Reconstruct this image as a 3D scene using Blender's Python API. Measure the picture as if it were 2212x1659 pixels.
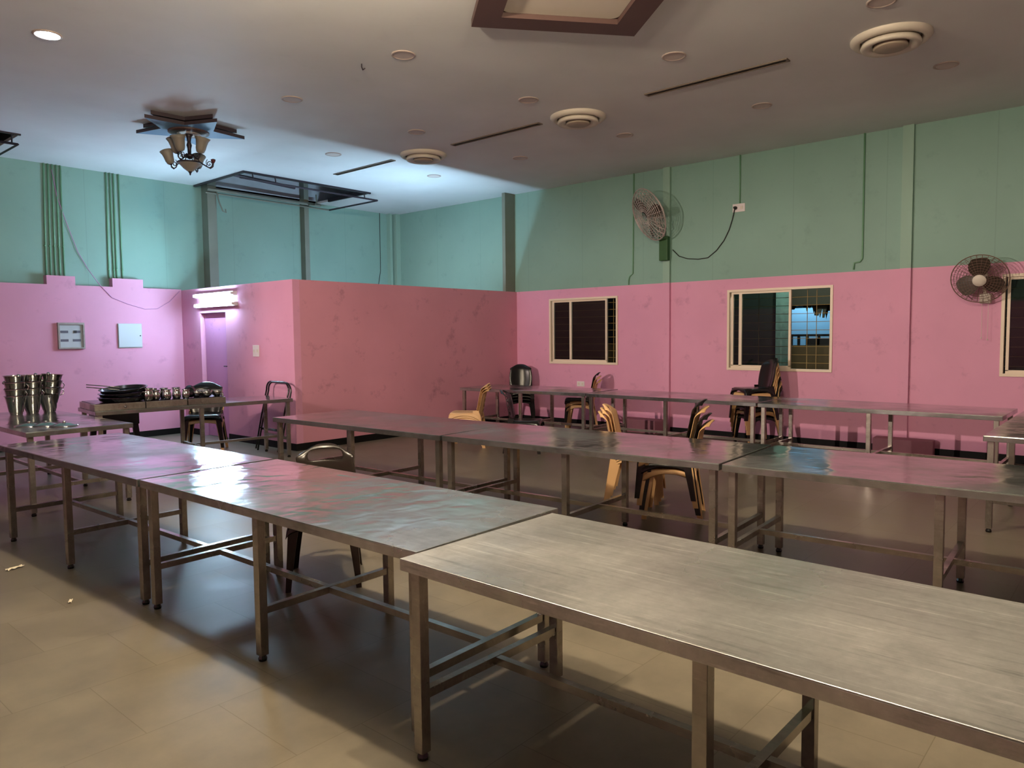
import bpy, bmesh, math, random
from mathutils import Vector, Matrix
random.seed(7)
for o in list(bpy.data.objects): bpy.data.objects.remove(o)
SC = bpy.context.scene; COL = SC.collection
PI = math.pi
# ------------------------------------------------------------------ camera
HC = 1.6
cd = bpy.data.cameras.new('camera'); cam = bpy.data.objects.new('camera', cd); COL.objects.link(cam)
yaw, pit, rol = math.radians(41.020), math.radians(3.739), math.radians(-0.584)
fw = Vector((math.cos(yaw)*math.cos(pit), math.sin(yaw)*math.cos(pit), -math.sin(pit)))
rt = Vector((math.sin(yaw), -math.cos(yaw), 0)); up = rt.cross(fw)
r2 = rt*math.cos(rol)+up*math.sin(rol); u2 = r2.cross(fw)
cam.matrix_world = Matrix(((r2.x, u2.x, -fw.x, 0), (r2.y, u2.y, -fw.y, 0), (r2.z, u2.z, -fw.z, HC), (0, 0, 0, 1)))
cd.sensor_width = 36; cd.lens = 1603.7/2212*36; cd.clip_start = .05; cd.clip_end = 200
SC.camera = cam
# ------------------------------------------------------------------ world, exposure
w = bpy.data.worlds.new('night'); SC.world = w; w.use_nodes = True
w.node_tree.nodes['Background'].inputs[0].default_value = (.02, .03, .05, 1)
w.node_tree.nodes['Background'].inputs[1].default_value = .25
SC.view_settings.view_transform = 'Standard'; SC.view_settings.look = 'None'
SC.view_settings.gamma = 1; SC.view_settings.use_curve_mapping = False
SC.view_settings.exposure = 1.0
# lamp strengths (radiance of the glowing surfaces of the lamps built below)
TUBE_OUT = 125      # tubes over the door
TUBE_IN = 330       # tube inside the partitioned room
DOWN_COOL = 70     # the lit round ceiling light
BULB_WARM = 1050    # lit round ceiling lights over the first row, outside the frame
COOL = (.50, .77, 1.0); COOLW = (.80, .90, 1.0); WARM = (1.0, .81, .58)
FILL_FLOOD = 1100; FILL_FLOODC = (1.0, .79, .68)   # unseen flood lamp added behind the camera as fill
# room numbers
XR, YL, YLU, ZC, ZP = 10.672, 12.48, 12.61, 4.228, 2.43
XP, YP, ZPT = 5.861, 9.142, 2.415
XB, YB = -3.2, -5.2

# ------------------------------------------------------------------ materials
MATS = {}
def lin(c): return tuple((x/12.92 if x <= .04045 else ((x+.055)/1.055)**2.4) for x in [v/255 for v in c])
def mat(name, col, rough=.5, metal=0, spec=.5, emis=None, es=0, noise=None, bump=None, coat=0, trans=0, ior=1.45, alpha=None):
    """noise=(scale, amount, detail) varies colour; bump=(scale, strength, dist)"""
    if name in MATS: return MATS[name]
    m = bpy.data.materials.new(name); m.use_nodes = True; nt = m.node_tree; b = nt.nodes['Principled BSDF']
    b.inputs['Base Color'].default_value = (*col, 1); b.inputs['Roughness'].default_value = rough
    b.inputs['Metallic'].default_value = metal; b.inputs['Specular IOR Level'].default_value = spec
    b.inputs['Coat Weight'].default_value = coat; b.inputs['Transmission Weight'].default_value = trans; b.inputs['IOR'].default_value = ior
    if emis: b.inputs['Emission Color'].default_value = (*emis, 1); b.inputs['Emission Strength'].default_value = es
    tc = nt.nodes.new('ShaderNodeTexCoord')
    if noise:
        n = nt.nodes.new('ShaderNodeTexNoise'); n.inputs['Scale'].default_value = noise[0]; n.inputs['Detail'].default_value = noise[2] if len(noise) > 2 else 4
        nt.links.new(tc.outputs['Object'], n.inputs['Vector'])
        mx = nt.nodes.new('ShaderNodeMix'); mx.data_type = 'RGBA'
        a = noise[1]
        mx.inputs[6].default_value = (*[c*(1-a) for c in col], 1); mx.inputs[7].default_value = (*[min(1, c*(1+a)) for c in col], 1)
        nt.links.new(n.outputs['Fac'], mx.inputs[0]); nt.links.new(mx.outputs[2], b.inputs['Base Color'])
    if bump:
        n = nt.nodes.new('ShaderNodeTexNoise'); n.inputs['Scale'].default_value = bump[0]; n.inputs['Detail'].default_value = 3
        nt.links.new(tc.outputs['Object'], n.inputs['Vector'])
        bp = nt.nodes.new('ShaderNodeBump'); bp.inputs['Strength'].default_value = bump[1]; bp.inputs['Distance'].default_value = bump[2]
        nt.links.new(n.outputs['Fac'], bp.inputs['Height']); nt.links.new(bp.outputs[0], b.inputs['Normal'])
    MATS[name] = m
    return m

def wall_paint(name, col, seam=None, grime=.5):
    """matt paint with soft mottling, a few scuffs, and optional panel seams every seam metres"""
    m = mat(name, col, .55, spec=.3); nt = m.node_tree; b = nt.nodes['Principled BSDF']; L = nt.links
    tc = nt.nodes.new('ShaderNodeTexCoord')
    n1 = nt.nodes.new('ShaderNodeTexNoise'); n1.inputs['Scale'].default_value = .9; n1.inputs['Detail'].default_value = 5
    n2 = nt.nodes.new('ShaderNodeTexNoise'); n2.inputs['Scale'].default_value = 3.1; n2.inputs['Detail'].default_value = 6; n2.inputs['Roughness'].default_value = .7
    for n in (n1, n2): L.new(tc.outputs['Object'], n.inputs['Vector'])
    r1 = nt.nodes.new('ShaderNodeMapRange'); r1.inputs[1].default_value = .3; r1.inputs[2].default_value = .7; r1.inputs[3].default_value = .93; r1.inputs[4].default_value = 1.05
    L.new(n1.outputs['Fac'], r1.inputs[0])
    r2_ = nt.nodes.new('ShaderNodeMapRange'); r2_.inputs[1].default_value = .58; r2_.inputs[2].default_value = .74; r2_.inputs[3].default_value = 1; r2_.inputs[4].default_value = 1-.42*grime
    L.new(n2.outputs['Fac'], r2_.inputs[0])
    mu = nt.nodes.new('ShaderNodeMath'); mu.operation = 'MULTIPLY'; L.new(r1.outputs[0], mu.inputs[0]); L.new(r2_.outputs[0], mu.inputs[1])
    fac = mu.outputs[0]
    if seam:
        sp = nt.nodes.new('ShaderNodeSeparateXYZ'); L.new(tc.outputs['Object'], sp.inputs[0])
        ad = nt.nodes.new('ShaderNodeMath'); ad.operation = 'ADD'; L.new(sp.outputs[0], ad.inputs[0]); L.new(sp.outputs[1], ad.inputs[1])
        pp = nt.nodes.new('ShaderNodeMath'); pp.operation = 'PINGPONG'; pp.inputs[1].default_value = seam/2; L.new(ad.outputs[0], pp.inputs[0])
        ls = nt.nodes.new('ShaderNodeMapRange'); ls.inputs[1].default_value = .0; ls.inputs[2].default_value = .008; ls.inputs[3].default_value = .86; ls.inputs[4].default_value = 1
        L.new(pp.outputs[0], ls.inputs[0])
        m2 = nt.nodes.new('ShaderNodeMath'); m2.operation = 'MULTIPLY'; L.new(fac, m2.inputs[0]); L.new(ls.outputs[0], m2.inputs[1]); fac = m2.outputs[0]
    vm = nt.nodes.new('ShaderNodeVectorMath'); vm.operation = 'SCALE'; vm.inputs[0].default_value = col; L.new(fac, vm.inputs[3])
    L.new(vm.outputs[0], b.inputs['Base Color'])
    bp = nt.nodes.new('ShaderNodeBump'); bp.inputs['Strength'].default_value = .12; bp.inputs['Distance'].default_value = .004
    L.new(n2.outputs['Fac'], bp.inputs['Height']); L.new(bp.outputs[0], b.inputs['Normal'])
    return m

def steel(name, col=(.60, .59, .57), rough=(.16, .34), wave=(2.2, .35, .02), scratch=.25, dull=0.0, ripple=.002, streak=.3):
    """worn stainless sheet: buckled, scratched, patchy polish"""
    m = mat(name, col, .3, metal=1); nt = m.node_tree; b = nt.nodes['Principled BSDF']; L = nt.links
    tc = nt.nodes.new('ShaderNodeTexCoord')
    oi = nt.nodes.new('ShaderNodeObjectInfo')
    ofs = nt.nodes.new('ShaderNodeVectorMath'); ofs.operation = 'ADD'; L.new(tc.outputs['Object'], ofs.inputs[0]); L.new(oi.outputs['Location'], ofs.inputs[1])
    n1 = nt.nodes.new('ShaderNodeTexNoise'); n1.inputs['Scale'].default_value = wave[0]; n1.inputs['Detail'].default_value = 1.5; n1.inputs['Distortion'].default_value = .6
    L.new(ofs.outputs[0], n1.inputs['Vector'])
    mp = nt.nodes.new('ShaderNodeMapping'); mp.inputs['Scale'].default_value = (55, 4, 30); mp.inputs['Rotation'].default_value = (0, 0, .25); L.new(ofs.outputs[0], mp.inputs[0])
    n2 = nt.nodes.new('ShaderNodeTexNoise'); n2.inputs['Scale'].default_value = 1.6; n2.inputs['Detail'].default_value = 6; n2.inputs['Roughness'].default_value = .75; L.new(mp.outputs[0], n2.inputs['Vector'])
    n3 = nt.nodes.new('ShaderNodeTexNoise'); n3.inputs['Scale'].default_value = 1.7; n3.inputs['Detail'].default_value = 6; L.new(ofs.outputs[0], n3.inputs['Vector'])
    rr = nt.nodes.new('ShaderNodeMapRange'); rr.inputs[1].default_value = .35; rr.inputs[2].default_value = .65; rr.inputs[3].default_value = rough[0]; rr.inputs[4].default_value = rough[1]
    L.new(n3.outputs['Fac'], rr.inputs[0]); L.new(rr.outputs[0], b.inputs['Roughness'])
    b1 = nt.nodes.new('ShaderNodeBump'); b1.inputs['Strength'].default_value = wave[1]; b1.inputs['Distance'].default_value = wave[2]; L.new(n1.outputs['Fac'], b1.inputs['Height'])
    n5 = nt.nodes.new('ShaderNodeTexNoise'); n5.inputs['Scale'].default_value = 7; n5.inputs['Detail'].default_value = 1; n5.inputs['Distortion'].default_value = .4; L.new(ofs.outputs[0], n5.inputs['Vector'])
    b0 = nt.nodes.new('ShaderNodeBump'); b0.inputs['Strength'].default_value = 1; b0.inputs['Distance'].default_value = ripple; L.new(n5.outputs['Fac'], b0.inputs['Height']); L.new(b1.outputs[0], b0.inputs['Normal']); b1 = b0
    sc = nt.nodes.new('ShaderNodeMapping'); sc.inputs['Scale'].default_value = (30, 1.5, 14); sc.inputs['Rotation'].default_value = (0, 0, .12); L.new(ofs.outputs[0], sc.inputs[0])
    n6 = nt.nodes.new('ShaderNodeTexNoise'); n6.inputs['Scale'].default_value = 1.3; n6.inputs['Detail'].default_value = 8; n6.inputs['Roughness'].default_value = .75; L.new(sc.outputs[0], n6.inputs['Vector'])
    s6 = nt.nodes.new('ShaderNodeMapRange'); s6.inputs[1].default_value = .55; s6.inputs[2].default_value = .68; s6.inputs[3].default_value = 1; s6.inputs[4].default_value = 1+streak; L.new(n6.outputs['Fac'], s6.inputs[0])
    s7 = nt.nodes.new('ShaderNodeMapRange'); s7.inputs[1].default_value = .30; s7.inputs[2].default_value = .46; s7.inputs[3].default_value = 1-streak*.8; s7.inputs[4].default_value = 1; L.new(n6.outputs['Fac'], s7.inputs[0])
    s8 = nt.nodes.new('ShaderNodeMath'); s8.operation = 'MULTIPLY'; L.new(s6.outputs[0], s8.inputs[0]); L.new(s7.outputs[0], s8.inputs[1])
    b2 = nt.nodes.new('ShaderNodeBump'); b2.inputs['Strength'].default_value = scratch; b2.inputs['Distance'].default_value = .0006; L.new(n2.outputs['Fac'], b2.inputs['Height']); L.new(b1.outputs[0], b2.inputs['Normal'])
    L.new(b2.outputs[0], b.inputs['Normal'])
    n4 = nt.nodes.new('ShaderNodeTexNoise'); n4.inputs['Scale'].default_value = 3.4; n4.inputs['Detail'].default_value = 8; n4.inputs['Roughness'].default_value = .7; L.new(ofs.outputs[0], n4.inputs['Vector'])
    cr = nt.nodes.new('ShaderNodeMapRange'); cr.inputs[1].default_value = .3; cr.inputs[2].default_value = .75; cr.inputs[3].default_value = 1.10; cr.inputs[4].default_value = .50
    L.new(n4.outputs['Fac'], cr.inputs[0])
    vm = nt.nodes.new('ShaderNodeVectorMath'); vm.operation = 'SCALE'; vm.inputs[0].default_value = col; s9 = nt.nodes.new('ShaderNodeMath'); s9.operation = 'MULTIPLY'; L.new(cr.outputs[0], s9.inputs[0]); L.new(s8.outputs[0], s9.inputs[1]); L.new(s9.outputs[0], vm.inputs[3]); L.new(vm.outputs[0], b.inputs['Base Color'])
    if dull:
        d = nt.nodes.new('ShaderNodeMath'); d.operation = 'MULTIPLY_ADD'; d.inputs[1].default_value = -.6*dull; d.inputs[2].default_value = 1-.55*dull
        L.new(n3.outputs['Fac'], d.inputs[0]); L.new(d.outputs[0], b.inputs['Metallic'])
    return m

PINK = wall_paint('pink_wall_paint', (.68, .32, .47), grime=.6)
PINK_WARMLIT = wall_paint('pink_wall_paint_warm_lit', (.62, .28, .36), grime=.9)  # same pink paint, with a warm lamplight tone put into its colour
GREEN = wall_paint('green_wall_paint', (.225, .375, .315), seam=1.22, grime=.3)
CEILM = wall_paint('ceiling_paint', (.70, .72, .72), grime=.1)
STEEL_A = steel('worn_steel_sheet', (.58, .575, .54), (.22, .42), (2.4, .30, .02), .7, dull=.24, ripple=.004, streak=.55)
STEEL_M = steel('buckled_steel_sheet', (.60, .59, .57), (.06, .30), (2.0, .30, .02), .3, dull=.14, ripple=.006, streak=.3)
STEEL_B = steel('polished_steel_sheet', (.46, .49, .475), (.08, .26), (1.9, .32, .02), .15, dull=.10, ripple=.0035, streak=.2)
STEEL_F = steel('steel_tube', (.42, .39, .34), (.16, .38), (5, .3, .01), .2, dull=.15)
STEEL_V = mat('vessel_steel', (.44, .43, .42), .17, metal=1, bump=(14, .15, .004))
DARKST = mat('dark_plate_metal', (.10, .10, .11), .22, metal=1)
BLACKP = mat('black_plastic', (.010, .009, .009), .22, spec=.5, bump=(60, .05, .001))
BROWNP = mat('dark_brown_plastic', (.018, .012, .009), .25, spec=.5)
TANP = mat('tan_plastic', lin((214, 172, 122)), .42, spec=.45)
SKIRT = mat('dark_skirting_tile', (.006, .006, .006), .6, spec=.2)
CREAM = mat('cream_window_frame', lin((226, 210, 188)), .4)
CREAMW = mat('off_white_plastic', lin((214, 206, 192)), .45)
GREYP = mat('grey_panel', lin((176, 182, 186)), .5, noise=(6, .1))
DARKBR = mat('dark_brown_board', lin((84, 62, 58)), .5, noise=(3, .15))
STARBL = mat('blue_star_board', lin((96, 140, 176)), .5)
STAREDGE_SHADOW = mat('star_edge_and_shadow_brown', lin((60, 50, 56)), .5)
BRONZE = mat('dark_bronze', (.04, .032, .04), .4, metal=.6)
GLASSF = mat('frosted_amber_glass', lin((150, 144, 132)), .45, trans=.25, noise=(9, .2))
GRILLE = mat('grille_paint', lin((140, 120, 70)), .5)
FANGREY = mat('fan_grey_metal', lin((176, 166, 160)), .5, metal=.3)
FANDARK = mat('fan_blade_dark', lin((70, 60, 52)), .4)
GREENBOX = mat('green_painted_bracket', lin((44, 84, 40)), .5)
POSTM = mat('steel_post_paint', lin((118, 124, 112)), .5, noise=(4, .12))
POSTPK = wall_paint('pilaster_paint', (.27, .42, .34), grime=.2)
CONDM = mat('painted_conduit', lin((104, 150, 118)), .45)
DARKM = mat('dark_void', (.02, .018, .016), .8)
WIREM = mat('black_cable', (.012, .012, .012), .5)
WIREP = mat('painted_cable', lin((184, 130, 172)), .5)
BLOCKM = mat('pink_concrete_block', lin((146, 96, 108)), .7, noise=(7, .15))
WHITEP = mat('white_switch_plastic', lin((222, 214, 214)), .4)
PAPER = mat('paper_scrap', lin((225, 215, 190)), .8)
DOORM = wall_paint('pink_door_paint', lin((196, 134, 176)), grime=.8)
PANE = mat('window_glass', (.35, .4, .36), .02, trans=1, ior=1.45)

def floor_mat():
    m = mat('stone_tile_floor', (.3, .25, .18), .35, spec=.45); nt = m.node_tree; b = nt.nodes['Principled BSDF']; L = nt.links
    tc = nt.nodes.new('ShaderNodeTexCoord')
    br = nt.nodes.new('ShaderNodeTexBrick'); br.offset = .5; br.inputs['Scale'].default_value = 1; br.inputs['Brick Width'].default_value = .61; br.inputs['Row Height'].default_value = .61
    br.inputs['Mortar Size'].default_value = .0022; br.inputs['Mortar Smooth'].default_value = .3; br.inputs['Bias'].default_value = 0
    br.inputs['Color1'].default_value = (*lin((121, 113, 97)), 1); br.inputs['Color2'].default_value = (*lin((112, 104, 88)), 1); br.inputs['Mortar'].default_value = (*lin((98, 88, 70)), 1)
    L.new(tc.outputs['Object'], br.inputs['Vector'])
    n = nt.nodes.new('ShaderNodeTexNoise'); n.inputs['Scale'].default_value = 2.6; n.inputs['Detail'].default_value = 7; n.inputs['Roughness'].default_value = .65; L.new(tc.outputs['Object'], n.inputs['Vector'])
    mr = nt.nodes.new('ShaderNodeMapRange'); mr.inputs[1].default_value = .3; mr.inputs[2].default_value = .72; mr.inputs[3].default_value = .74; mr.inputs[4].default_value = 1.16; L.new(n.outputs['Fac'], mr.inputs[0])
    vm = nt.nodes.new('ShaderNodeVectorMath'); vm.operation = 'SCALE'; L.new(br.outputs['Color'], vm.inputs[0]); L.new(mr.outputs[0], vm.inputs[3]); L.new(vm.outputs[0], b.inputs['Base Color'])
    r = nt.nodes.new('ShaderNodeMapRange'); r.inputs[3].default_value = .24; r.inputs[4].default_value = .5; L.new(n.outputs['Fac'], r.inputs[0]); L.new(r.outputs[0], b.inputs['Roughness'])
    bp = nt.nodes.new('ShaderNodeBump'); bp.inputs['Strength'].default_value = .15; bp.inputs['Distance'].default_value = .003; L.new(n.outputs['Fac'], bp.inputs['Height']); L.new(bp.outputs[0], b.inputs['Normal'])
    return m
FLOORM = floor_mat()

# ------------------------------------------------------------------ mesh helpers
class MB:
    def __init__(s): s.v = []; s.f = []; s.m = []
    def quad(s, a, b, c, d, mi=0):
        n = len(s.v); s.v += [tuple(a), tuple(b), tuple(c), tuple(d)]; s.f.append((n, n+1, n+2, n+3)); s.m.append(mi); return s
    def box(s, x0, x1, y0, y1, z0, z1, mi=0):
        n = len(s.v)
        s.v += [(x0, y0, z0), (x1, y0, z0), (x1, y1, z0), (x0, y1, z0), (x0, y0, z1), (x1, y0, z1), (x1, y1, z1), (x0, y1, z1)]
        for q in ((0, 3, 2, 1), (4, 5, 6, 7), (0, 1, 5, 4), (1, 2, 6, 5), (2, 3, 7, 6), (3, 0, 4, 7)): s.f.append(tuple(n+i for i in q)); s.m.append(mi)
        return s
    def obox(s, c, ax, ay, az, hx, hy, hz, mi=0):
        c = Vector(c); ax, ay, az = [Vector(a).normalized() for a in (ax, ay, az)]; n = len(s.v)
        for (i, j, k) in ((-1, -1, -1), (1, -1, -1), (1, 1, -1), (-1, 1, -1), (-1, -1, 1), (1, -1, 1), (1, 1, 1), (-1, 1, 1)): s.v.append(tuple(c+ax*hx*i+ay*hy*j+az*hz*k))
        for q in ((0, 3, 2, 1), (4, 5, 6, 7), (0, 1, 5, 4), (1, 2, 6, 5), (2, 3, 7, 6), (3, 0, 4, 7)): s.f.append(tuple(n+i for i in q)); s.m.append(mi)
        return s
    def tube(s, pts, r, seg=8, mi=0, closed=False, cap=True):
        pts = [Vector(p) for p in pts]; N = len(pts); rr = r if isinstance(r, (list, tuple)) else [r]*N
        rings = []; prev = None
        for i, p in enumerate(pts):
            if closed: t = (pts[(i+1) % N]-pts[i-1])
            else: t = pts[min(i+1, N-1)]-pts[max(i-1, 0)]
            t.normalize()
            if prev is None:
                a = Vector((0, 0, 1)) if abs(t.z) < .9 else Vector((1, 0, 0))
                u = t.cross(a).normalized()
            else: u = (prev-t*prev.dot(t)).normalized()
            prev = u; v = t.cross(u); n = len(s.v); rings.append(n)
            for k in range(seg):
                an = 2*PI*k/seg; s.v.append(tuple(p+(u*math.cos(an)+v*math.sin(an))*rr[i]))
        for i in range(N if closed else N-1):
            a = rings[i]; b = rings[(i+1) % N]
            for k in range(seg): s.f.append((a+k, a+(k+1) % seg, b+(k+1) % seg, b+k)); s.m.append(mi)
        if cap and not closed:
            s.f.append(tuple(rings[0]+k for k in reversed(range(seg)))); s.m.append(mi)
            s.f.append(tuple(rings[-1]+k for k in range(seg))); s.m.append(mi)
        return s
    def lathe(s, prof, c=(0, 0, 0), seg=28, axis=None, mi=0):
        c = Vector(c); az = Vector(axis).normalized() if axis else Vector((0, 0, 1))
        ax = az.orthogonal().normalized(); ay = az.cross(ax); rings = []
        for (r, z) in prof:
            n = len(s.v)
            if r < 1e-6: s.v.append(tuple(c+az*z)); rings.append((n, 1))
            else:
                for k in range(seg):
                    an = 2*PI*k/seg; s.v.append(tuple(c+(ax*math.cos(an)+ay*math.sin(an))*r+az*z))
                rings.append((n, seg))
        for (a, na), (b, nb) in zip(rings, rings[1:]):
            if na == 1 and nb == 1: continue
            for k in range(seg):
                k2 = (k+1) % seg
                if na == 1: s.f.append((a, b+k2, b+k))
                elif nb == 1: s.f.append((a+k, a+k2, b))
                else: s.f.append((a+k, a+k2, b+k2, b+k))
                s.m.append(mi)
        return s
    def prism(s, poly, z0, z1, mi=0, mside=None):
        n = len(s.v); N = len(poly)
        for (x, y) in poly: s.v.append((x, y, z0))
        for (x, y) in poly: s.v.append((x, y, z1))
        s.f.append(tuple(n+i for i in reversed(range(N)))); s.m.append(mi); s.f.append(tuple(n+N+i for i in range(N))); s.m.append(mi)
        for i in range(N): s.f.append((n+i, n+(i+1) % N, n+N+(i+1) % N, n+N+i)); s.m.append(mi if mside is None else mside)
        return s
    def build(s, name, mats, parent=None, smooth=False, bevel=0, loc=None, rot=None, autosm=None):
        me = bpy.data.meshes.new(name); me.from_pydata(s.v, [], s.f)
        mats = mats if isinstance(mats, (list, tuple)) else [mats]
        for m in mats: me.materials.append(m)
        for p, mi in zip(me.polygons, s.m): p.material_index = mi; p.use_smooth = smooth
        bm = bmesh.new(); bm.from_mesh(me); bmesh.ops.recalc_face_normals(bm, faces=bm.faces[:]); bm.to_mesh(me); bm.free()
        me.update()
        o = bpy.data.objects.new(name, me); COL.objects.link(o)
        if parent: o.parent = parent
        if loc: o.location = loc
        if rot: o.rotation_euler = rot
        if bevel:
            b = o.modifiers.new('bevel', 'BEVEL'); b.width = bevel; b.segments = 2; b.limit_method = 'ANGLE'
        if smooth and autosm:
            e = o.modifiers.new('split', 'EDGE_SPLIT'); e.split_angle = math.radians(autosm)
        return o
def thing(name, label, cat, loc=(0, 0, 0), rz=0, group=None):
    o = bpy.data.objects.new(name, None); COL.objects.link(o); o.empty_display_size = .1
    o.location = loc; o.rotation_euler = (0, 0, rz); return tag(o, label, cat, group)
def tag(o, label, cat, group=None):
    o['label'] = label; o['category'] = cat
    if group: o['group'] = group
    return o
def struct(o, label=None):
    o['kind'] = 'structure'
    if label: o['label'] = label
    return o
def dup(root, label=None, loc=None, rz=None, parent=None, rot=None):
    c = root.copy(); COL.objects.link(c); c.parent = parent
    if label: c['label'] = label
    if loc is not None: c.location = loc
    if rz is not None: c.rotation_euler = (0, 0, rz)
    if rot is not None: c.rotation_euler = rot
    for ch in list(root.children): dup(ch, parent=c)
    return c

# ------------------------------------------------------------------ room shell
o = MB().box(XB-.1, XR+.1, YB-.1, YLU+.1, -.12, 0).build('floor', FLOORM); struct(o)

def cells(lo, hi, cuts): 
    v = sorted({lo, hi, *[c for c in cuts if lo < c < hi]}); return list(zip(v, v[1:]))
H1 = (6.19, 8.70, 10.93, YLU); H2 = (.9, 3.2, 11.04, 12.2)
m = MB()
for (x0, x1) in cells(XB-.1, XR+.1, [H1[0], H1[1], H2[0], H2[1]]):
    for (y0, y1) in cells(YB-.1, YLU+.1, [H1[2], H1[3], H2[2], H2[3]]):
        cx, cy = (x0+x1)/2, (y0+y1)/2
        if any(h[0] < cx < h[1] and h[2] < cy < h[3] for h in (H1, H2)): continue
        m.box(x0, x1, y0, y1, ZC, ZC+.04)
struct(m.build('ceiling', CEILM))
# void above the two ceiling openings
m = MB(); m.box(.0, XR, 10.0, YLU, 5.1, 5.15); m.box(.0, XR, 9.95, 10.0, ZC+.04, 5.15)
m.box(-.05, 0, 10.0, YLU, ZC+.04, 5.15)
struct(m.build('ceiling', GREYP))

# right wall with three window openings
WIN = [(6.895, 8.36, 1.085, 2.25), (3.40, 4.94, 1.045, 2.25), (-.25, 1.44, 1.045, 2.275)]
m = MB()
for (y0, y1) in cells(YB-.1, YLU+.2, [c for wn in WIN for c in wn[:2]]):
    for (z0, z1) in cells(0, 5.15, [ZPT]+[c for wn in WIN for c in wn[2:]]):
        cy, cz = (y0+y1)/2, (z0+z1)/2
        if any(a < cy < b and c < cz < d for a, b, c, d in WIN): continue
        m.box(XR, XR+.16, y0, y1, z0, z1, 0 if cz < ZPT else 1)
struct(m.build('wall_right', [PINK, GREEN]))
# left wall: green above, thicker pink lower wall with two raised stubs
struct(MB().box(XB-.1, XR, YLU, YLU+.12, 0, ZC).box(XB-.1, XR, YLU, YLU+.12, ZC, 5.15, 1).build('wall_left', [GREEN, GREYP]))
struct(MB().box(XB, XP, YL, YLU, 0, ZP).box(3.85, 4.237, YL, YLU, ZP, 2.565).box(4.772, 5.24, YL, YLU, ZP, 2.565).build('wall_left', PINK))
struct(MB().box(XB-.1, XB, YB-.1, YLU, 0, ZPT, 0).box(XB-.1, XB, YB-.1, YLU, ZPT, 4.3, 1).build('wall_rear', [PINK, GREEN]))
struct(MB().box(XB, XR, YB-.1, YB, 0, ZPT, 0).box(XB, XR, YB-.1, YB, ZPT, 4.3, 1).build('wall_front', [PINK, GREEN]))
# partition room, open on top
DY0, DY1, DZ = 11.02, 11.845, 2.015
PT = .11
m = MB(); m.box(XP, XP+PT, YP, DY0, 0, ZPT); m.box(XP, XP+PT, DY1, YLU, 0, ZPT); m.box(XP, XP+PT, DY0, DY1, DZ, ZPT)
struct(m.build('wall_partition_short', PINK))
struct(MB().box(XP+PT, XR, YP, YP+PT, 0, ZPT).build('wall_partition_long', PINK_WARMLIT))
# skirting
sk = .10
struct(MB().box(XR-.012, XR, YB, YP, 0, sk).build('baseboard_right', SKIRT))
struct(MB().box(XB, XP, YL-.012, YL, 0, sk).build('baseboard_left', SKIRT))
struct(MB().box(XP-.012, XR-.012, YP-.012, YP, 0, sk).box(XP-.012, XP, YP, DY0, 0, sk).box(XP-.012, XP, DY1, YL-.012, 0, sk).build('baseboard_partition', SKIRT))
# door leaf
d = bpy.data.objects.new('door_1', None)
COL.objects.link(d); struct(d, 'pink painted door set back in its opening under the bright tube light')
MB().box(XP+.07, XP+.105, DY0+.005, DY1-.02, .01, DZ-.005).build('door_leaf', DOORM, d)
h = MB().box(XP+.055, XP+.07, DY0+.03, DY0+.07, 1.10, 1.24).tube([(XP+.06, DY0+.05, 1.16), (XP+.02, DY0+.05, 1.16), (XP+.02, DY0+.14, 1.16)], .008).build('door_handle', BRONZE, d)
MB().box(XP+.06, XP+.07, DY0+.02, DY0+.05, .98, 1.04).build('door_bolt', BRONZE, d)

# posts and pilasters
struct(MB().box(XR-.05, XR, 5.90, 6.02, ZPT, ZC).build('trim_1', POSTPK))
struct(MB().box(XR-.05, XR, 5.90, 6.02, 0, ZPT).build('trim_1', PINK))
struct(MB().box(XR-.05, XR, 2.43, 2.56, ZPT, ZC).build('trim_2', POSTPK))
struct(MB().box(XR-.05, XR, 2.43, 2.56, 0, ZPT).build('trim_2', PINK))
struct(MB().box(10.40, XR, 9.175, 9.25, ZPT, ZC).build('trim_3', POSTM))
def ibeam(x, y, z0, z1, n):
    m = MB(); m.box(x-.115, x-.105, y-.10, y+.10, z0, z1); m.box(x+.105, x+.115, y-.10, y+.10, z0, z1); m.box(x-.105, x+.105, y-.006, y+.006, z0, z1)
    return struct(m.build('trim_%d' % n, POSTM))
def boxpost(x0, x1, y0, y1, n): return struct(MB().box(x0, x1, y0, y1, 0.0, 5.1).build('trim_%d' % n, POSTM))
boxpost(6.34, 6.50, 12.40, YLU, 4); boxpost(8.30, 8.40, 12.46, YLU, 5)
struct(MB().box(10.44, 10.50, 12.50, YLU, 0, ZC).box(10.56, XR, 12.44, YLU, 0, ZC).build('trim_6', POSTPK))

# ceiling opening frames (hanging lattice of thin metal)
t = thing('hatch_frame', 'rusty thin metal frame hanging just under the large ceiling opening above the partition room', 'metal frame', (0, 0, 0))
z = 4.10
MB().tube([(6.10, 10.88, z), (8.84, 10.92, z)], .016, 4).build('front_bar', BRONZE, t)
MB().tube([(8.84, 10.92, z), (8.84, 12.42, z)], .016, 4).build('side_bar', BRONZE, t)
MB().tube([(8.84, 12.42, z), (6.30, 12.38, z)], .016, 4).build('rear_bar', POSTM, t)
MB().tube([(8.6, 12.36, z+.05), (6.30, 12.32, z+.05)], .03, 4).build('rear_bar', POSTM, t)
for x, y in ((6.35, 10.91), (6.75, 10.91), (8.55, 10.92)): MB().tube([(x, y, z), (x, y+.04, ZC+.04)], .012, 4).build('hanger', BRONZE, t)
MB().box(6.19, 8.7, 10.93, 10.97, ZC-.03, ZC+.05).box(6.19, 6.23, 10.97, YLU-.03, ZC-.03, ZC+.05).box(8.66, 8.7, 10.97, 12.2, ZC-.02, ZC+.05).build('opening_edging', BRONZE, t)
MB().obox((7.45, 11.55, 4.62), (1, -.02, 0), (0, 1, 0), (0, 0, 1), 1.25, .07, .1).build('void_beam', CEILM, t)
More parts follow.
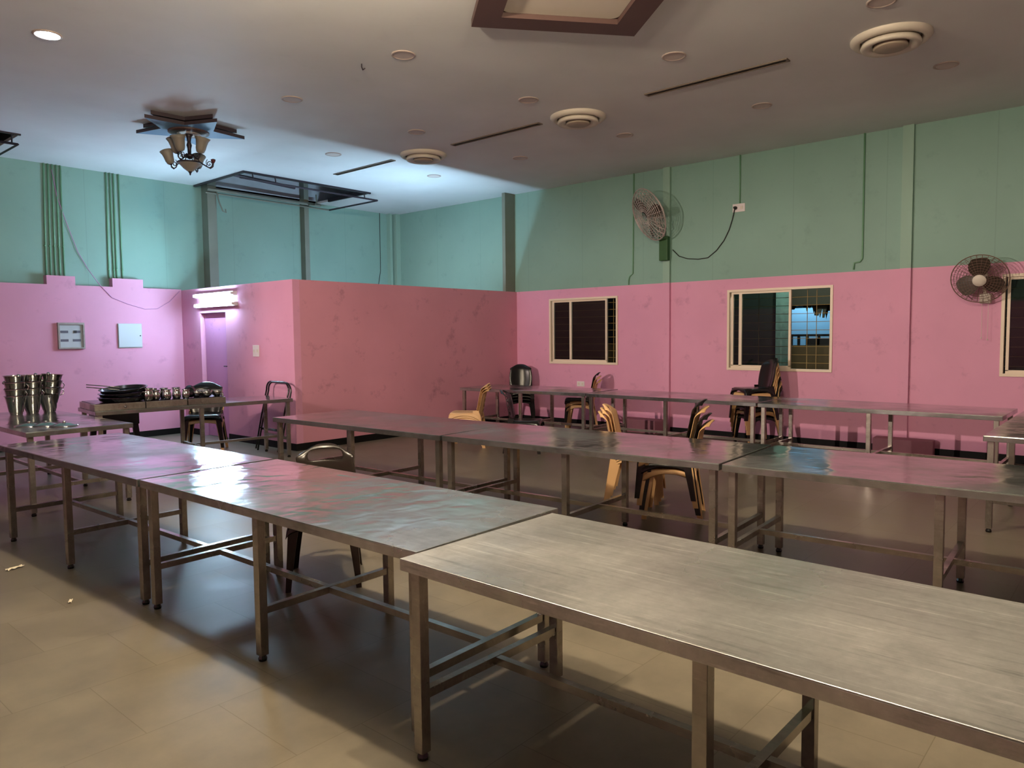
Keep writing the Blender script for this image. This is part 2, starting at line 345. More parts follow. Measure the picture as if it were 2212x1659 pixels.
MB().tube([(6.3, 12.2, 4.45), (8.0, 12.3, 4.40)], .03, 6).build('void_pipe', BRONZE, t)
MB().tube([(6.50, 12.38, 4.15), (6.52, 12.34, 3.95), (6.56, 12.3, 3.80), (6.62, 12.3, 3.78), (6.61, 12.3, 3.84)], .012, 6).build('hook', POSTM, t)
MB().tube([(8.52, 12.38, 4.35), (8.50, 12.34, 4.2), (8.42, 12.3, 4.12), (8.30, 12.3, 4.12)], .014, 6).build('hook', POSTM, t)
t = thing('hatch_frame', 'thin metal frame hanging under the small dark ceiling opening at the far left', 'metal frame', (0, 0, 0))
z = 4.09
MB().tube([(1.0, 11.04, z), (3.16, 11.04, z)], .016, 4).build('front_bar', BRONZE, t)
MB().tube([(3.16, 11.04, z), (3.16, 12.25, z)], .016, 4).build('side_bar', BRONZE, t)
MB().box(.9, 3.2, 11.04, 11.07, ZC-.02, ZC+.05).build('opening_edging', BRONZE, t)
for x, y in ((3.1, 11.06), (3.14, 12.1)): MB().tube([(x, y, z), (x, y, ZC+.04)], .01, 4).build('hanger', BRONZE, t)
MB().box(.5, 3.5, 10.9, 12.5, 4.75, 4.8).box(3.25, 3.3, 10.9, 12.5, ZC+.045, 4.75).box(.5, 3.3, 12.3, 12.35, ZC+.045, 4.75).build('ceiling', DARKM)['kind'] = 'structure'

# pink blocks at pilaster feet
b1 = MB().prism([(XR-.30, 6.02), (XR-.30, 6.62), (XR-.013, 6.70), (XR-.013, 5.94), (XR-.12, 5.94)][::-1], 0, .22).build('plinth_block', BLOCKM, bevel=.012)
tag(b1, 'low pink concrete block at the wall post between the two left windows', 'concrete block')
b2 = MB().prism([(XR-.30, 2.32), (XR-.30, 2.78), (XR-.055, 2.80), (XR-.055, 2.10), (XR-.15, 2.10)][::-1], 0, .22).build('plinth_block', BLOCKM, bevel=.012)
tag(b2, 'low pink concrete block at the wall post right of the wide barred window', 'concrete block')

# ------------------------------------------------------------------ windows
def window(n, y0, y1, z0, z1, panes, openy, mull, vrods, label):
    r = bpy.data.objects.new('window_%d' % n, None); COL.objects.link(r); struct(r, label)
    x = XR; fwid = .035
    f = MB()
    f.box(x-.018, x+.07, y0, y1, z0, z0+fwid).box(x-.018, x+.07, y0, y1, z1-fwid, z1).box(x-.018, x+.07, y0, y0+fwid, z0+fwid, z1-fwid).box(x-.018, x+.07, y1-fwid, y1, z0+fwid, z1-fwid)
    f.build('window_frame', CREAM, r)
    s0, s1 = openy, y1-fwid-.02
    g = MB(); zz0, zz1 = z0+fwid, z1-fwid; sw = .032
    g.box(x+.012, x+.045, s0, s1, zz0, zz0+sw+.01).box(x+.012, x+.045, s0, s1, zz1-sw, zz1).box(x+.012, x+.045, s0, s0+sw, zz0+sw, zz1-sw).box(x+.012, x+.045, s1-sw, s1, zz0+sw, zz1-sw)
    if mull: g.box(x+.012, x+.045, mull, mull+.045, zz0+sw, zz1-sw)
    sash = g.build('sash', CREAM, r)
    if mull:
        MB().box(x+.026, x+.030, s0+sw, mull, zz0+sw, zz1-sw).build('pane', PANE, sash); MB().box(x+.026, x+.030, mull+.045, s1-sw, zz0+sw, zz1-sw).build('pane', PANE, sash)
    else: MB().box(x+.026, x+.030, s0+sw, s1-sw, zz0+sw, zz1-sw).build('pane', PANE, sash)
    q = MB()
    k = 1
    while z0+k*.118 < z1-.02:
        q.tube([(x+.11, y0, z0+k*.118), (x+.11, y1, z0+k*.118)], .0042, 6); k += 1
    for vy in vrods: q.tube([(x+.117, vy, z0), (x+.117, vy, z1)], .005, 6)
    q.build('security_grille', GRILLE, r)
    return r
window(1, *WIN[0], 2, 7.13, 7.88, [7.06], 'small sliding window near the corner, mostly black glass with barred right strip')
window(2, *WIN[1], 2, 3.985, 4.72, [3.79, 3.66, 4.5], 'wide sliding window with gold security bars looking out on a blue wall')
window(3, *WIN[2], 2, .1, None, [.0], 'sliding window cut off by the right edge of the photo, dark glass')

# ------------------------------------------------------------------ outside the windows
OUTB = wall_paint('outdoor_blue_wall', lin((140, 190, 214)), grime=.2)
OLIVE = mat('olive_parapet', lin((78, 66, 38)), .7, noise=(4, .2))
struct(MB().box(XR+.2, 20, -6, 14, -.1, 0).build('ground', mat('outdoor_ground', (.03, .03, .025), .9)))
o = MB().box(15.0, 15.15, 3.9, 5.62, 0, 4.2).build('outdoor_wall', OUTB); struct(o)
o = MB().box(15.2, 15.3, -6, 14, 0, 6).build('outdoor_wall', DARKM); struct(o)
o = MB().box(12.4, 12.5, 2.0, 4.75, 0, 1.39).build('parapet_wall', OLIVE); tag(o, 'low olive parapet wall outside behind the window bars', 'wall')
o = MB().box(12.4, 12.5, 7.2, 8.35, 0, 1.40).build('parapet_wall', OLIVE); tag(o, 'short olive parapet seen outside through the right strip of the small window', 'wall')
t = thing('stair_railing', 'black railing with a rising stair handrail outside in front of the blue wall', 'railing', (13.4, 0, 0))
MB().box(-.02, .02, 4.1, 5.1, 1.53, 1.57).obox((0, 3.9, 1.70), (1, 0, 0), (0, 1, -.75), (0, .75, 1), .02, .28, .025).build('handrail', WIREM, t)
for y in (4.3, 4.5, 4.7, 4.85, 4.98): MB().box(-.02, .02, y-.02, y+.02, .0, 1.54).build('baluster', WIREM, t)
m = MB().box(-.02, .02, 3.9, 4.72, .0, 1.49); m.build('infill_panel', WIREM, t)
for y, z in ((4.1, 1.62), (3.95, 1.72), (3.8, 1.82)): MB().box(-.015, .015, y-.015, y+.015, 1.2, z).build('baluster', WIREM, t)
THATCH = mat('thatch_leaf', (.035, .035, .02), .8)
m = MB()
for k in range(60):
    y = 3.7+k*.032; l = .05+.12*random.random()+(.13 if (k % 17) < 6 else 0)
    zt = 2.08; w_ = .03+.02*random.random(); x = 12.9+random.random()*.25
    if y > 4.55: l *= .35
    m.quad((x, y-w_, zt), (x, y+w_, zt), (x-.03, y+w_*.3+random.uniform(-.05, .05), zt-l), (x-.03, y-.002, zt-l))
m.box(12.8, 14.2, 3.2, 5.8, 2.06, 2.6)
tag(m.build('thatch_eave', THATCH), 'ragged palm-leaf eave hanging outside at the top of the wide barred window', 'thatch')
MINT = mat('mint_screen', lin((150, 190, 180)), .6, noise=(14, .45, 6))
o = MB().box(12.2, 12.23, 4.58, 4.80, 0, 2.45).build('printed_screen', MINT); tag(o, 'narrow mint leaf-patterned screen outside behind the sliding pane', 'screen')
o = MB().box(12.3, 12.33, 4.83, 5.62, 0, 2.5).build('shutter_panel', mat('dark_green_shutter', (.03, .045, .035), .6)); tag(o, 'dark green shutter outside behind the wide window glass', 'shutter')
ol = bpy.data.lights.new('yard_lamp', 'POINT'); ol.energy = 45; ol.color = (.6, .82, 1); ol.shadow_soft_size = .1
oo = bpy.data.objects.new('yard_lamp', ol); oo.location = (14.4, 5.2, 2.75); COL.objects.link(oo)
ol = bpy.data.lights.new('porch_lamp', 'POINT'); ol.energy = 36; ol.color = (.9, .95, .9); ol.shadow_soft_size = .05
oo = bpy.data.objects.new('porch_lamp', ol); oo.location = (11.55, 4.2, 2.9); COL.objects.link(oo)

# ------------------------------------------------------------------ lamps
def emat(name, col, s):
    return mat(name, (.8, .8, .8), .5, emis=col, es=s)
def tube_lamp(y0, y1, x, z, axis, label, s, group=None):
    """batten with a glowing tube; axis 'y': on a wall facing -x; axis 'x': on a wall facing +y"""
    t = thing('tube_light', label, 'tube light', (0, 0, 0), group=group)
    if axis == 'y':
        MB().box(x+.018, XP, y0-.03, y1+.03, z-.03, z+.03).build('batten', WHITEP, t)
        for yy in (y0-.02, y1+.005): MB().box(x-.018, x+.018, yy, yy+.015, z-.02, z+.02).build('lamp_holder', WHITEP, t)
        MB().tube([(x, y0, z), (x, y1, z)], .014, 12).build('tube', emat('tube_glow_%d' % s, COOL, s), t)
    else:
        MB().box(y0-.03, y1+.03, YP+PT, x-.018, z-.03, z+.03).build('batten', WHITEP, t)
        MB().tube([(y0, x, z), (y1, x, z)], .014, 12).build('tube', emat('tube_glow_in', COOL, s), t)
    return t
tube_lamp(10.68, 11.86, XP-.080, 2.29, 'y', 'upper of two glowing tube lights above the pink door', TUBE_OUT)
tube_lamp(10.66, 11.84, XP-.080, 2.13, 'y', 'lower of two glowing tube lights above the pink door', TUBE_OUT)
tube_lamp(7.7, 8.9, YP+PT+.075, 2.225, 'x', 'tube light on the inner side of the long partition wall, hidden from view', TUBE_IN)

RIMM = mat('downlight_rim', lin((180, 164, 156)), .5); DIFM = mat('downlight_diffuser', lin((200, 190, 184)), .5)
def downlight(x, y, label, glow=None, r=.115, grp=None, drop=.004):
    t = thing('ceiling_downlight', label, 'ceiling light', (x, y, ZC), group=grp)
    MB().lathe([(r*.80, -.002), (r*.84, -drop-.006), (r, -drop-.002), (r, 0)], seg=32).build('rim', RIMM, t, smooth=True)
    MB().lathe([(0, -.005), (r*.80, -.005)], seg=32).build('diffuser', glow or DIFM, t)
    return t
dn = downlight(4.75, 7.31, 'unlit round downlight right of the chandelier, nearest to it')
DL = [(4.73, 5.42, 'unlit round downlight above the ceiling middle, with a stained rim'),
      (6.55, 5.41, 'unlit round downlight left of the middle round air vent'),
      (6.57, 7.30, 'unlit round downlight just above the farthest round air vent'),
      (6.54, 9.05, 'unlit round downlight on the blue-lit ceiling left of the far slot vent'),
      (6.48, 3.56, 'unlit round downlight above the middle of the nearest slot vent'),
      (8.55, 3.56, 'unlit round downlight right of and below the nearest slot vent'),
      (8.55, 5.42, 'unlit round downlight right of the middle round air vent'),
      (8.56, 7.24, 'unlit round downlight below the middle slot vent'),
      (8.53, 9.07, 'unlit round downlight on the blue-lit ceiling nearest the corner'),
      (8.53, 1.68, 'unlit round downlight right of the nearest round air vent'),
      (6.56, 1.76, 'unlit round downlight cut by the top edge above the nearest round air vent')]
for x, y, l in DL:
    c = dup(dn, l, (x, y, ZC))
downlight(2.36, 7.32, 'lit round downlight glowing white at the upper left of the ceiling', emat('downlight_cool', COOLW, DOWN_COOL))
def bulb_lamp(x, y, label):
    t = thing('bulb_lamp', label, 'ceiling light', (x, y, ZC))
    MB().tube([(0, 0, 0), (0, 0, -.26)], .008, 8).lathe([(.05, 0), (.05, -.02), (0, -.02)], seg=20).build('pendant_cord', CREAMW, t)
    MB().lathe([(.02, -.24), (.026, -.25), (.026, -.30), (.02, -.30)], seg=16).build('lamp_holder', CREAMW, t)
    MB().lathe([(.02, -.30), (.045, -.325), (.065, -.37), (.055, -.41), (.03, -.43), (0, -.435)], seg=24).build('bulb', emat('bulb_warm', WARM, BULB_WARM), t, smooth=True)
bulb_lamp(2.25, 3.5, 'lit warm bulb hanging over the middle steel table of the first row')
bulb_lamp(2.25, 1.3, 'lit warm bulb hanging over the nearest steel table')

# fill flood added out of view on the rear wall to brighten the window wall
FX, FY, FZ = XB+.16, 6.6, 3.0
t = thing('fill_flood', 'added unseen fill lamp with visors on the wall behind the photographer', 'flood lamp', (XB, FY, FZ))
MB().box(0, .08, -.14, .14, -.10, .10).build('housing', WIREM, t, bevel=.01)
MB().box(.08, .084, -.10, .10, -.03, .03).build('lens', emat('fill_glow', WARM, 20), t)
# visor plates added to keep the fill beam low and flat: upper edge at -1.5 deg, lower edge at -10.5 deg
MB().obox((.16+.40*.5, 0, -.012+.05), (1, 0, -.02), (0, 1, 0), (.02, 0, 1), .34, .42, .004).build('upper_visor', DARKM, t)
MB().obox((.16+.24, .215, -.05), (1, 0, 0), (0, 1, 0), (0, 0, 1), .26, .004, .16).build('side_visor', DARKM, t)
MB().obox((.16+.40*.5, 0, -.075-.03), (1, 0, -.14), (0, 1, 0), (.14, 0, 1), .34, .42, .004).build('lower_visor', DARKM, t)
fl = bpy.data.lights.new('fill_beam', 'SPOT'); fl.energy = FILL_FLOOD; fl.color = FILL_FLOODC; fl.spot_size = math.radians(100); fl.spot_blend = .6; fl.shadow_soft_size = .035
fo = bpy.data.objects.new('fill_beam', fl); COL.objects.link(fo); fo.location = (FX, FY, FZ)
fo.rotation_euler = (Vector((XR, 4.0, 1.6))-Vector(fo.location)).to_track_quat('-Z', 'Y').to_euler()

# round air vents
def round_vent(x, y, label):
    t = thing('round_air_vent', label, 'air vent', (x, y, ZC))
    MB().lathe([(.335, 0), (.335, -.02), (.31, -.045), (.27, -.05), (.245, -.02), (.245, 0)], seg=40).build('outer_ring', CREAMW, t, smooth=True)
    MB().lathe([(.10, -.02), (.235, -.035), (.25, -.075), (.24, -.09), (.19, -.085), (.15, -.06)], seg=40).build('middle_cone', CREAMW, t, smooth=True)
    MB().lathe([(0, -.095), (.13, -.10), (.145, -.09), (.13, -.05), (.08, -.02), (0, -.02)], seg=32).build('centre_disc', mat('vent_centre', lin((170, 156, 138)), .5), t, smooth=True)
    return t
rv = round_vent(7.44, 8.13, 'farthest and smallest-looking of the three round ceiling air vents')
dup(rv, 'middle round ceiling air vent between the two upper slot vents', (7.45, 5.38, ZC))
dup(rv, 'nearest and largest-looking round ceiling air vent at the upper right', (7.40, 1.90, ZC))
def slot_vent(x, y0, y1, label):
    t = thing('slot_air_vent', label, 'air vent')
    MB().box(x-.045, x-.03, y0, y1, ZC-.012, ZC).box(x+.03, x+.045, y0, y1, ZC-.012, ZC).box(x-.03, x+.03, y0, y0+.02, ZC-.012, ZC).box(x-.03, x+.03, y1-.02, y1, ZC-.012, ZC).build('frame', mat('slot_frame', lin((112, 100, 88)), .5), t)
    MB().box(x-.03, x+.03, y0+.02, y1-.02, ZC-.003, ZC).box(x-.004, x+.004, y0+.02, y1-.02, ZC-.010, ZC-.003).build('slot', mat('slot_dark', (.05, .045, .035), .6), t)
slot_vent(7.35, 8.69, 10.13, 'slot air vent in the blue-lit ceiling beside the large opening')
slot_vent(7.35, 5.88, 7.43, 'middle slot air vent between two round vents')
slot_vent(7.30, 2.78, 4.35, 'nearest and longest-looking slot air vent at the upper right')
o = MB().tube([(4.61, 5.89, ZC), (4.61, 5.89, ZC-.03), (4.63, 5.90, ZC-.05), (4.65, 5.89, ZC-.03)], .006, 6).build('ceiling_hook', BRONZE); tag(o, 'tiny dark hook in the ceiling left of the stained downlight', 'hook')

# square ceiling panel at the top edge
a = Vector((4.60, 4.41, 0)); b = Vector((5.69, 3.51, 0)); e1 = (b-a).normalized(); e2 = Vector((-e1.y, e1.x, 0)); e2 = e2 if e2.dot(Vector((-1, -1, 0))) > 0 else -e2
t = thing('ceiling_light_panel', 'square dark brown framed ceiling panel cut by the top edge', 'ceiling panel')
Lp = (b-a).length; cen = (a+b)/2+e2*Lp/2; hz = .04
def pbox(m, u0, u1, v0, v1, z0, z1): m.obox(cen+e1*(u0+u1)/2+e2*(v0+v1)/2+Vector((0, 0, (z0+z1)/2)), e1, e2, (0, 0, 1), (u1-u0)/2, (v1-v0)/2, (z1-z0)/2); return m
h = Lp/2; fwd = .22
m = MB(); pbox(m, -h, h, -h, -h+fwd, ZC-.06, ZC); pbox(m, -h, h, h-fwd, h, ZC-.06, ZC); pbox(m, -h, -h+fwd, -h+fwd, h-fwd, ZC-.06, ZC); pbox(m, h-fwd, h, -h+fwd, h-fwd, ZC-.06, ZC)
m.build('panel_frame', DARKBR, t)
m = MB(); rc = .07; hh = h-fwd-.002; poly = []
for (sx, sy, a0) in ((1, 1, 0), (-1, 1, 90), (-1, -1, 180), (1, -1, 270)):
    for k in range(7):
        an = math.radians(a0+k*15); p = cen+e1*(sx*(hh-rc)+rc*math.cos(an))+e2*(sy*(hh-rc)+rc*math.sin(an)); poly.append((p.x, p.y))
m.prism(poly, ZC-.02, ZC-.001); m.build('diffuser', CREAMW, t)

# ------------------------------------------------------------------ chandelier and star
SX, SY = 4.41, 9.03
t = thing('ceiling_star', 'blue five-pointed star board with dark edges fixed under the ceiling above the chandelier', 'star ornament', (SX, SY, 0))
poly = []
for k in range(10):
    an = math.radians(56+36*k); r = .66 if k % 2 == 0 else .31; poly.append((r*math.cos(an), r*math.sin(an)))
MB().prism(poly, 4.12, 4.16, 0, 1).build('star_board', [STARBL, STAREDGE_SHADOW], t)
MB().prism([(x*.86, y*.86) for x, y in poly], 4.185, ZC, 0, 0).build('star_shadow', STAREDGE_SHADOW, t)  # dark star modelled to stand for the board's shadow on the ceiling
MB().box(-.05, .05, -.05, .05, 4.15, 4.2).build('spacer', STAREDGE_SHADOW, t)
MB().lathe([(0, 4.095), (.20, 4.095), (.235, 4.105), (.235, 4.12), (0, 4.12)], seg=40).build('medallion', DARKBR, t)
MB().lathe([(0, 4.09), (.11, 4.09), (.14, 4.096)], seg=40).build('medallion_inlay', CREAMW, t)
t = thing('chandelier', 'bronze chandelier with upturned frosted glass shades hanging from the blue star', 'chandelier', (SX, SY, 0))
m = MB(); m.tube([(0, 0, 4.10), (0, 0, 3.80)], .012, 8); m.lathe([(.0, 4.1), (.05, 4.09), (.03, 4.06), (.02, 4.0), (.032, 3.96), (.022, 3.92), (.02, 3.86), (.055, 3.84), (.05, 3.82), (.02, 3.80), (0, 3.79)], seg=16)
m.build('stem', BRONZE, t, smooth=True)
MB().lathe([(.0, 3.625), (.012, 3.635), (.035, 3.65), (.08, 3.685), (.125, 3.735), (.14, 3.745), (.13, 3.745), (.07, 3.70), (0, 3.67)], seg=28).build('glass_bowl', GLASSF, t, smooth=True)
MB().lathe([(0, 3.595), (.008, 3.605), (.012, 3.625), (.03, 3.65), (.034, 3.66)], seg=14).build('finial', BRONZE, t, smooth=True)
MB().tube([(.14*math.cos(k*PI/12), .14*math.sin(k*PI/12), 3.748) for k in range(24)], .010, 6, closed=True).build('bowl_ring', BRONZE, t, smooth=True)
def bell(c, ax, s=1.0, name='shade'):
    prof = [(.020, 0), (.035, .01), (.046, .04), (.050, .08), (.058, .12), (.074, .15), (.070, .15), (.053, .115), (.046, .08), (.040, .04), (.02, .012)]
    return MB().lathe([(r*s, z*s) for r, z in prof], c, 20, axis=ax).build(name, GLASSF, t, smooth=True)
def curl(c, d, s=1.0):
    d = Vector((d[0], d[1], 0)).normalized(); c = Vector(c)
    return [c+d*(.048*s*(1-k/24)*math.cos(-PI*.5+k*.42))+Vector((0, 0, .048*s*(1-k/24)*math.sin(-PI*.5+k*.42)+.048*s)) for k in range(22)]
for an in (131, 311, 41, 221):
    a = math.radians(an); d = Vector((math.cos(a), math.sin(a), 0))
    MB().tube([d*.03+Vector((0, 0, 3.845)), d*.08+Vector((0, 0, 3.81)), d*.135+Vector((0, 0, 3.75))], .006, 6).build('stay', BRONZE, t, smooth=True)
for an, sh in ((131, 1), (311, 0), (41, 1)):
    a = math.radians(an); d = Vector((math.cos(a), math.sin(a), 0)); R_ = 1.0 if sh else 1.25
    arm = MB().tube([d*.135+Vector((0, 0, 3.745)), d*.155+Vector((0, 0, 3.735)), d*(.17*R_)+Vector((0, 0, 3.70)), d*(.20*R_)+Vector((0, 0, 3.68)), d*(.225*R_)+Vector((0, 0, 3.70)), d*(.23*R_)+Vector((0, 0, 3.74))], .008, 8)
    arm.tube(curl(d*(.19*R_)+Vector((0, 0, 3.69)), d, .9), .005, 6)
    arm.tube([d*(.165*R_)+Vector((0, 0, 3.71)), d*(.16*R_)+Vector((0, 0, 3.76)), d*(.172*R_)+Vector((0, 0, 3.79))], .004, 6)
    arm.build('lower_arm', BRONZE, t, smooth=True)
    if sh: bell(d*.23+Vector((0, 0, 3.735)), (d.x*.3, d.y*.3, 1), 1.12)
    else: MB().lathe([(0, 0), (.014, .01), (.026, .03), (.030, .05), (.012, .058), (0, .05)], d*(.23*R_)+Vector((0, 0, 3.735)), 8).build('bulb_holder', mat('red_holder', (.08, .015, .02), .5), t, smooth=True)
for an in (140, 305, 200):
    a = math.radians(an); d = Vector((math.cos(a), math.sin(a), 0))
    arm = MB().tube([d*.03+Vector((0, 0, 3.85)), d*.05+Vector((0, 0, 3.85)), d*.075+Vector((0, 0, 3.80)), d*.11+Vector((0, 0, 3.79)), d*.13+Vector((0, 0, 3.82)), d*.135+Vector((0, 0, 3.87))], .008, 8)
    arm.tube(curl(d*.10+Vector((0, 0, 3.80)), d, .7), .004, 6)
    arm.build('upper_arm', BRONZE, t, smooth=True)
    bell(d*.135+Vector((0, 0, 3.86)), (d.x*.22, d.y*.22, 1), 1.25)

# ------------------------------------------------------------------ conduits, cables and wall fittings
CG = 'painted conduits in the left bundle on the green wall'
for k in range(5):
    x0 = 3.92+k*.056; x1 = 3.885+k*.062
    ln = ['leftmost', 'second from left', 'middle', 'fourth from left', 'rightmost'][k]
    o = MB().tube([(x0, YLU-.013, ZC), (x1, YLU-.013, 2.57)], .013, 8).tube([(x1, YLU-.013, 3.0), (x1, YLU-.013, 3.02)], .017, 8).build('conduit_pipe', CONDM, smooth=True)
    tag(o, '%s green conduit of the bundle of five on the left green wall' % ln, 'pipe', CG)
for k in range(4):
    x0 = 4.79+[0, .055, .11, .185][k]; x1 = 4.77+[0, .075, .12, .205][k]
    ln = ['leftmost', 'second from left', 'third from left', 'rightmost'][k]
    o = MB().tube([(x0, YLU-.013, ZC), (x1, YLU-.013, 2.57)], .012, 8).tube([(x1, YLU-.013, 2.7), (x1, YLU-.013, 2.72)], .017, 8).build('conduit_pipe', CONDM, smooth=True)
    tag(o, '%s green conduit of the bundle of four on the left green wall' % ln, 'pipe', 'painted conduits in the right bundle on the green wall')
for (pts, l) in (([(6.58, ZC), (6.60, 2.60), (6.66, 2.56), (6.68, 2.50), (6.68, 2.42)], 'thin green conduit behind the large wall fan'),
                 ([(4.757, ZC), (4.757, 3.52)], 'short green conduit dropping to the socket on the green wall'),
                 ([(3.03, ZC), (3.03, 2.58), (3.06, 2.54), (3.13, 2.53), (3.14, 2.44)], 'thin green conduit with a kinked foot above the wide window')):
    o = MB().tube([(XR-.012, y, z) for y, z in pts], .011, 8).build('conduit_pipe', CONDM, smooth=True); tag(o, l, 'pipe')
o = MB().tube([(10.25, YLU-.01, ZC), (10.24, YLU-.01, 3.0), (10.12, YLU-.02, 2.45)], .006, 6).build('cable', WIREM); tag(o, 'thin dark cable hanging in the far corner above the partition room', 'cable')
pts = [(4.02, YLU-.03, 4.15), (4.08, YLU-.02, 3.75), (4.20, YLU-.02, 3.35), (4.33, YLU-.02, 2.95), (4.46, YLU-.02, 2.70), (4.58, YL-.01, 2.45), (4.75, YL-.01, 2.26), (5.0, YL-.01, 2.16), (5.25, YL-.01, 2.09), (5.45, YL-.01, 2.10), (5.65, YL-.02, 2.22), (5.82, YL-.03, 2.40)]
o = MB().tube(pts, .005, 6).build('cable', WIREP, smooth=True); tag(o, 'loose thin cable sagging from the conduits across the pink left wall to the corner', 'cable')
o = MB().tube([(XR-.02, 5.86, 2.93), (XR-.015, 5.75, 2.82), (XR-.015, 5.6, 2.77), (XR-.015, 5.42, 2.75), (XR-.015, 5.26, 2.76), (XR-.015, 5.12, 2.86), (XR-.015, 5.0, 3.0), (XR-.015, 4.92, 3.15), (XR-.015, 4.87, 3.3), (XR-.03, 4.83, 3.44)], .007, 6).build('cable', WIREM, smooth=True); tag(o, 'black cable looping from the large fan to the wall socket', 'cable')
def socket_plate(c, hw, hh, nrm, label, plug=False, n=2):
    t = thing('wall_socket', label, 'socket', c)
    if nrm == 'x':
        MB().box(-.012, 0, -hw, hw, -hh, hh).build('plate', WHITEP, t, bevel=.003)
        for k in range(n): 
            yy = -hw*.5+hw*k; MB().box(-.016, -.012, yy-.018, yy+.018, -.022, .022).build('switch', CREAMW, t)
        if plug: MB().lathe([(0, .06), (.018, .055), (.025, .02), (.025, 0)], (-.015, hw*.45, 0), 14, axis=(-1, 0, 0)).build('plug', WIREM, t, smooth=True)
    return t
socket_plate((XR, 4.775, 3.46), .095, .06, 'x', 'white wall socket with a black plug high on the green wall', True, 1)
socket_plate((XR, 7.67, .735), .08, .045, 'x', 'small white wall socket low on the pink wall below the small window', False, 2)
socket_plate((XP, 10.14, 1.41), .085, .085, 'x', 'square white switch plate on the pink wall right of the door', False, 2)

def dist_box(x0, x1, z0, z1, open_, label):
    t = thing('distribution_box', label, 'electrical box', ((x0+x1)/2, YL, (z0+z1)/2)); hw = (x1-x0)/2; hh = (z1-z0)/2
    if open_:
        m = MB(); d0 = -.05
        m.box(-hw, hw, d0, 0, -hh, -hh+.022).box(-hw, hw, d0, 0, hh-.03, hh).box(-hw, -hw+.022, d0, 0, -hh+.022, hh-.03).box(hw-.022, hw, d0, 0, -hh+.022, hh-.03)
        m.build('housing', mat('weathered_box_paint', lin((150, 142, 136)), .6, noise=(20, .3)), t)
        MB().box(-hw+.022, hw-.022, -.022, -.008, -hh+.022, hh-.03).build('cover_plate', GREYP, t)
        for zz in (.06, -.07):
            for (xa, xb) in ((-.145, -.04), (.02, .13)):
                if zz > 0 and xa > 0: xa = .05
                b = MB().box(xa, xb, -.027, -.022, zz-.018, zz+.018).build('breaker_row', mat('breaker_grey', (.10, .10, .13), .4), t)
        MB().box(.035, .075, -.034, -.022, .04, .08).build('breaker', WIREM, t)
    else:
        MB().box(-hw, hw, -.012, 0, -hh, hh).build('housing', GREYP, t)
        MB().obox((.0, -.022, .004), (1, .03, 0), (-.03, 1, 0), (0, 0, 1), hw*.97, .004, hh*.95).build('door', mat('box_door_grey', lin((188, 196, 200)), .45), t)
        MB().lathe([(0, .008), (.009, .006), (.010, 0)], (hw*.82, -.028, 0), 12, axis=(0, -1, 0)).build('lock', WIREM, t)
dist_box(3.955, 4.32, 1.465, 1.862, True, 'open-fronted grey distribution box with two rows of breakers on the pink left wall')
dist_box(4.815, 5.185, 1.463, 1.853, False, 'closed pale distribution box with a flat door on the pink left wall')

# ------------------------------------------------------------------ fans
def cage(m, R, depth, rings, spokes, r=.004):
    """wire cage about +Z, from z=0 (rear) to z=depth (front)"""
    for j in range(rings):
        f = j/(rings-1); rad = R*(.2+.8*f)
        for s in (1, -1):
            z = depth/2+s*depth/2*math.sqrt(max(0, 1-(rad/R)**2.5))
            m.tube([(rad*math.cos(2*PI*k/32), rad*math.sin(2*PI*k/32), z) for k in range(32)], r*.7, 4, closed=True)
            if rad >= R*.999: break
    for k in range(spokes):
        a = 2*PI*k/spokes
        for s in (1, -1):
            m.tube([(rd*R*math.cos(a), rd*R*math.sin(a), depth/2+s*depth/2*math.sqrt(max(0, 1-rd**2.5))) for rd in (.2, .4, .6, .8, .9, .97, 1)], r*.7, 4, cap=False)
    m.tube([(R*math.cos(2*PI*k/40), R*math.sin(2*PI*k/40), depth/2) for k in range(40)], r*2, 6, closed=True)
    return m
def blades(n, R, w, z, tw=.5, a0=0):
    m = MB()
    for k in range(n):
        a = a0+2*PI*k/n; N = 7
        for i in range(N):
            for sgn in (0,):
                pass
        rows = []
        for i in range(N+1):
            f = i/N; rr = R*(.16+.84*f); wd = w*(.35+1.0*math.sin(PI*min(1, .15+f*.62)))*(1 if f < .9 else .8)
            row = []
            for s in (-1, -.33, .33, 1):
                aa = a+s*wd/(rr+.25*R); row.append(Vector((rr*math.cos(aa), rr*math.sin(aa), z+s*tw*wd*.5)))
            rows.append(row)
        for th in (0, .004):
            n0 = len(m.v)
            for row in rows:
                for p in row: m.v.append((p.x, p.y, p.z+th))
            for i in range(N):
                for j in range(3): m.f.append((n0+i*4+j, n0+i*4+j+1, n0+(i+1)*4+j+1, n0+(i+1)*4+j)); m.m.append(0)
    return m
def orient(o, axis, roll=0):
    q = Vector(axis).to_track_quat('Z', 'Y'); o.rotation_mode = 'QUATERNION'; o.rotation_quaternion = q
# large fan beside the wall post
def head(o, hub, ax): o.location = Vector(hub)-o.parent.location; orient(o, ax); return o
t = thing('wall_fan', 'large grey caged fan on a green bracket box high on the wall post', 'fan', (XR-.05, 5.965, 2.95))
ax = Vector((-.80, .46, -.40)).normalized(); hub = Vector((10.30, 6.10, 3.46)); hb = hub-ax*.10
head(cage(MB(), .42, .17, 10, 26, .0055).build('cage', FANGREY, t), hb, ax)
head(blades(3, .37, .075, .085, .5, .2).build('blade', FANDARK, t), hb, ax)
head(MB().lathe([(0, .12), (.05, .115), (.06, .08), (.06, .05), (0, .05)], seg=20).build('hub', FANDARK, t, smooth=True), hb, ax)
head(MB().lathe([(0, -.17), (.07, -.16), (.095, -.12), (.095, -.02), (.06, .0), (0, .0)], seg=24).build('motor', mat('motor_grey', lin((92, 88, 78)), .5), t, smooth=True), hb, ax)
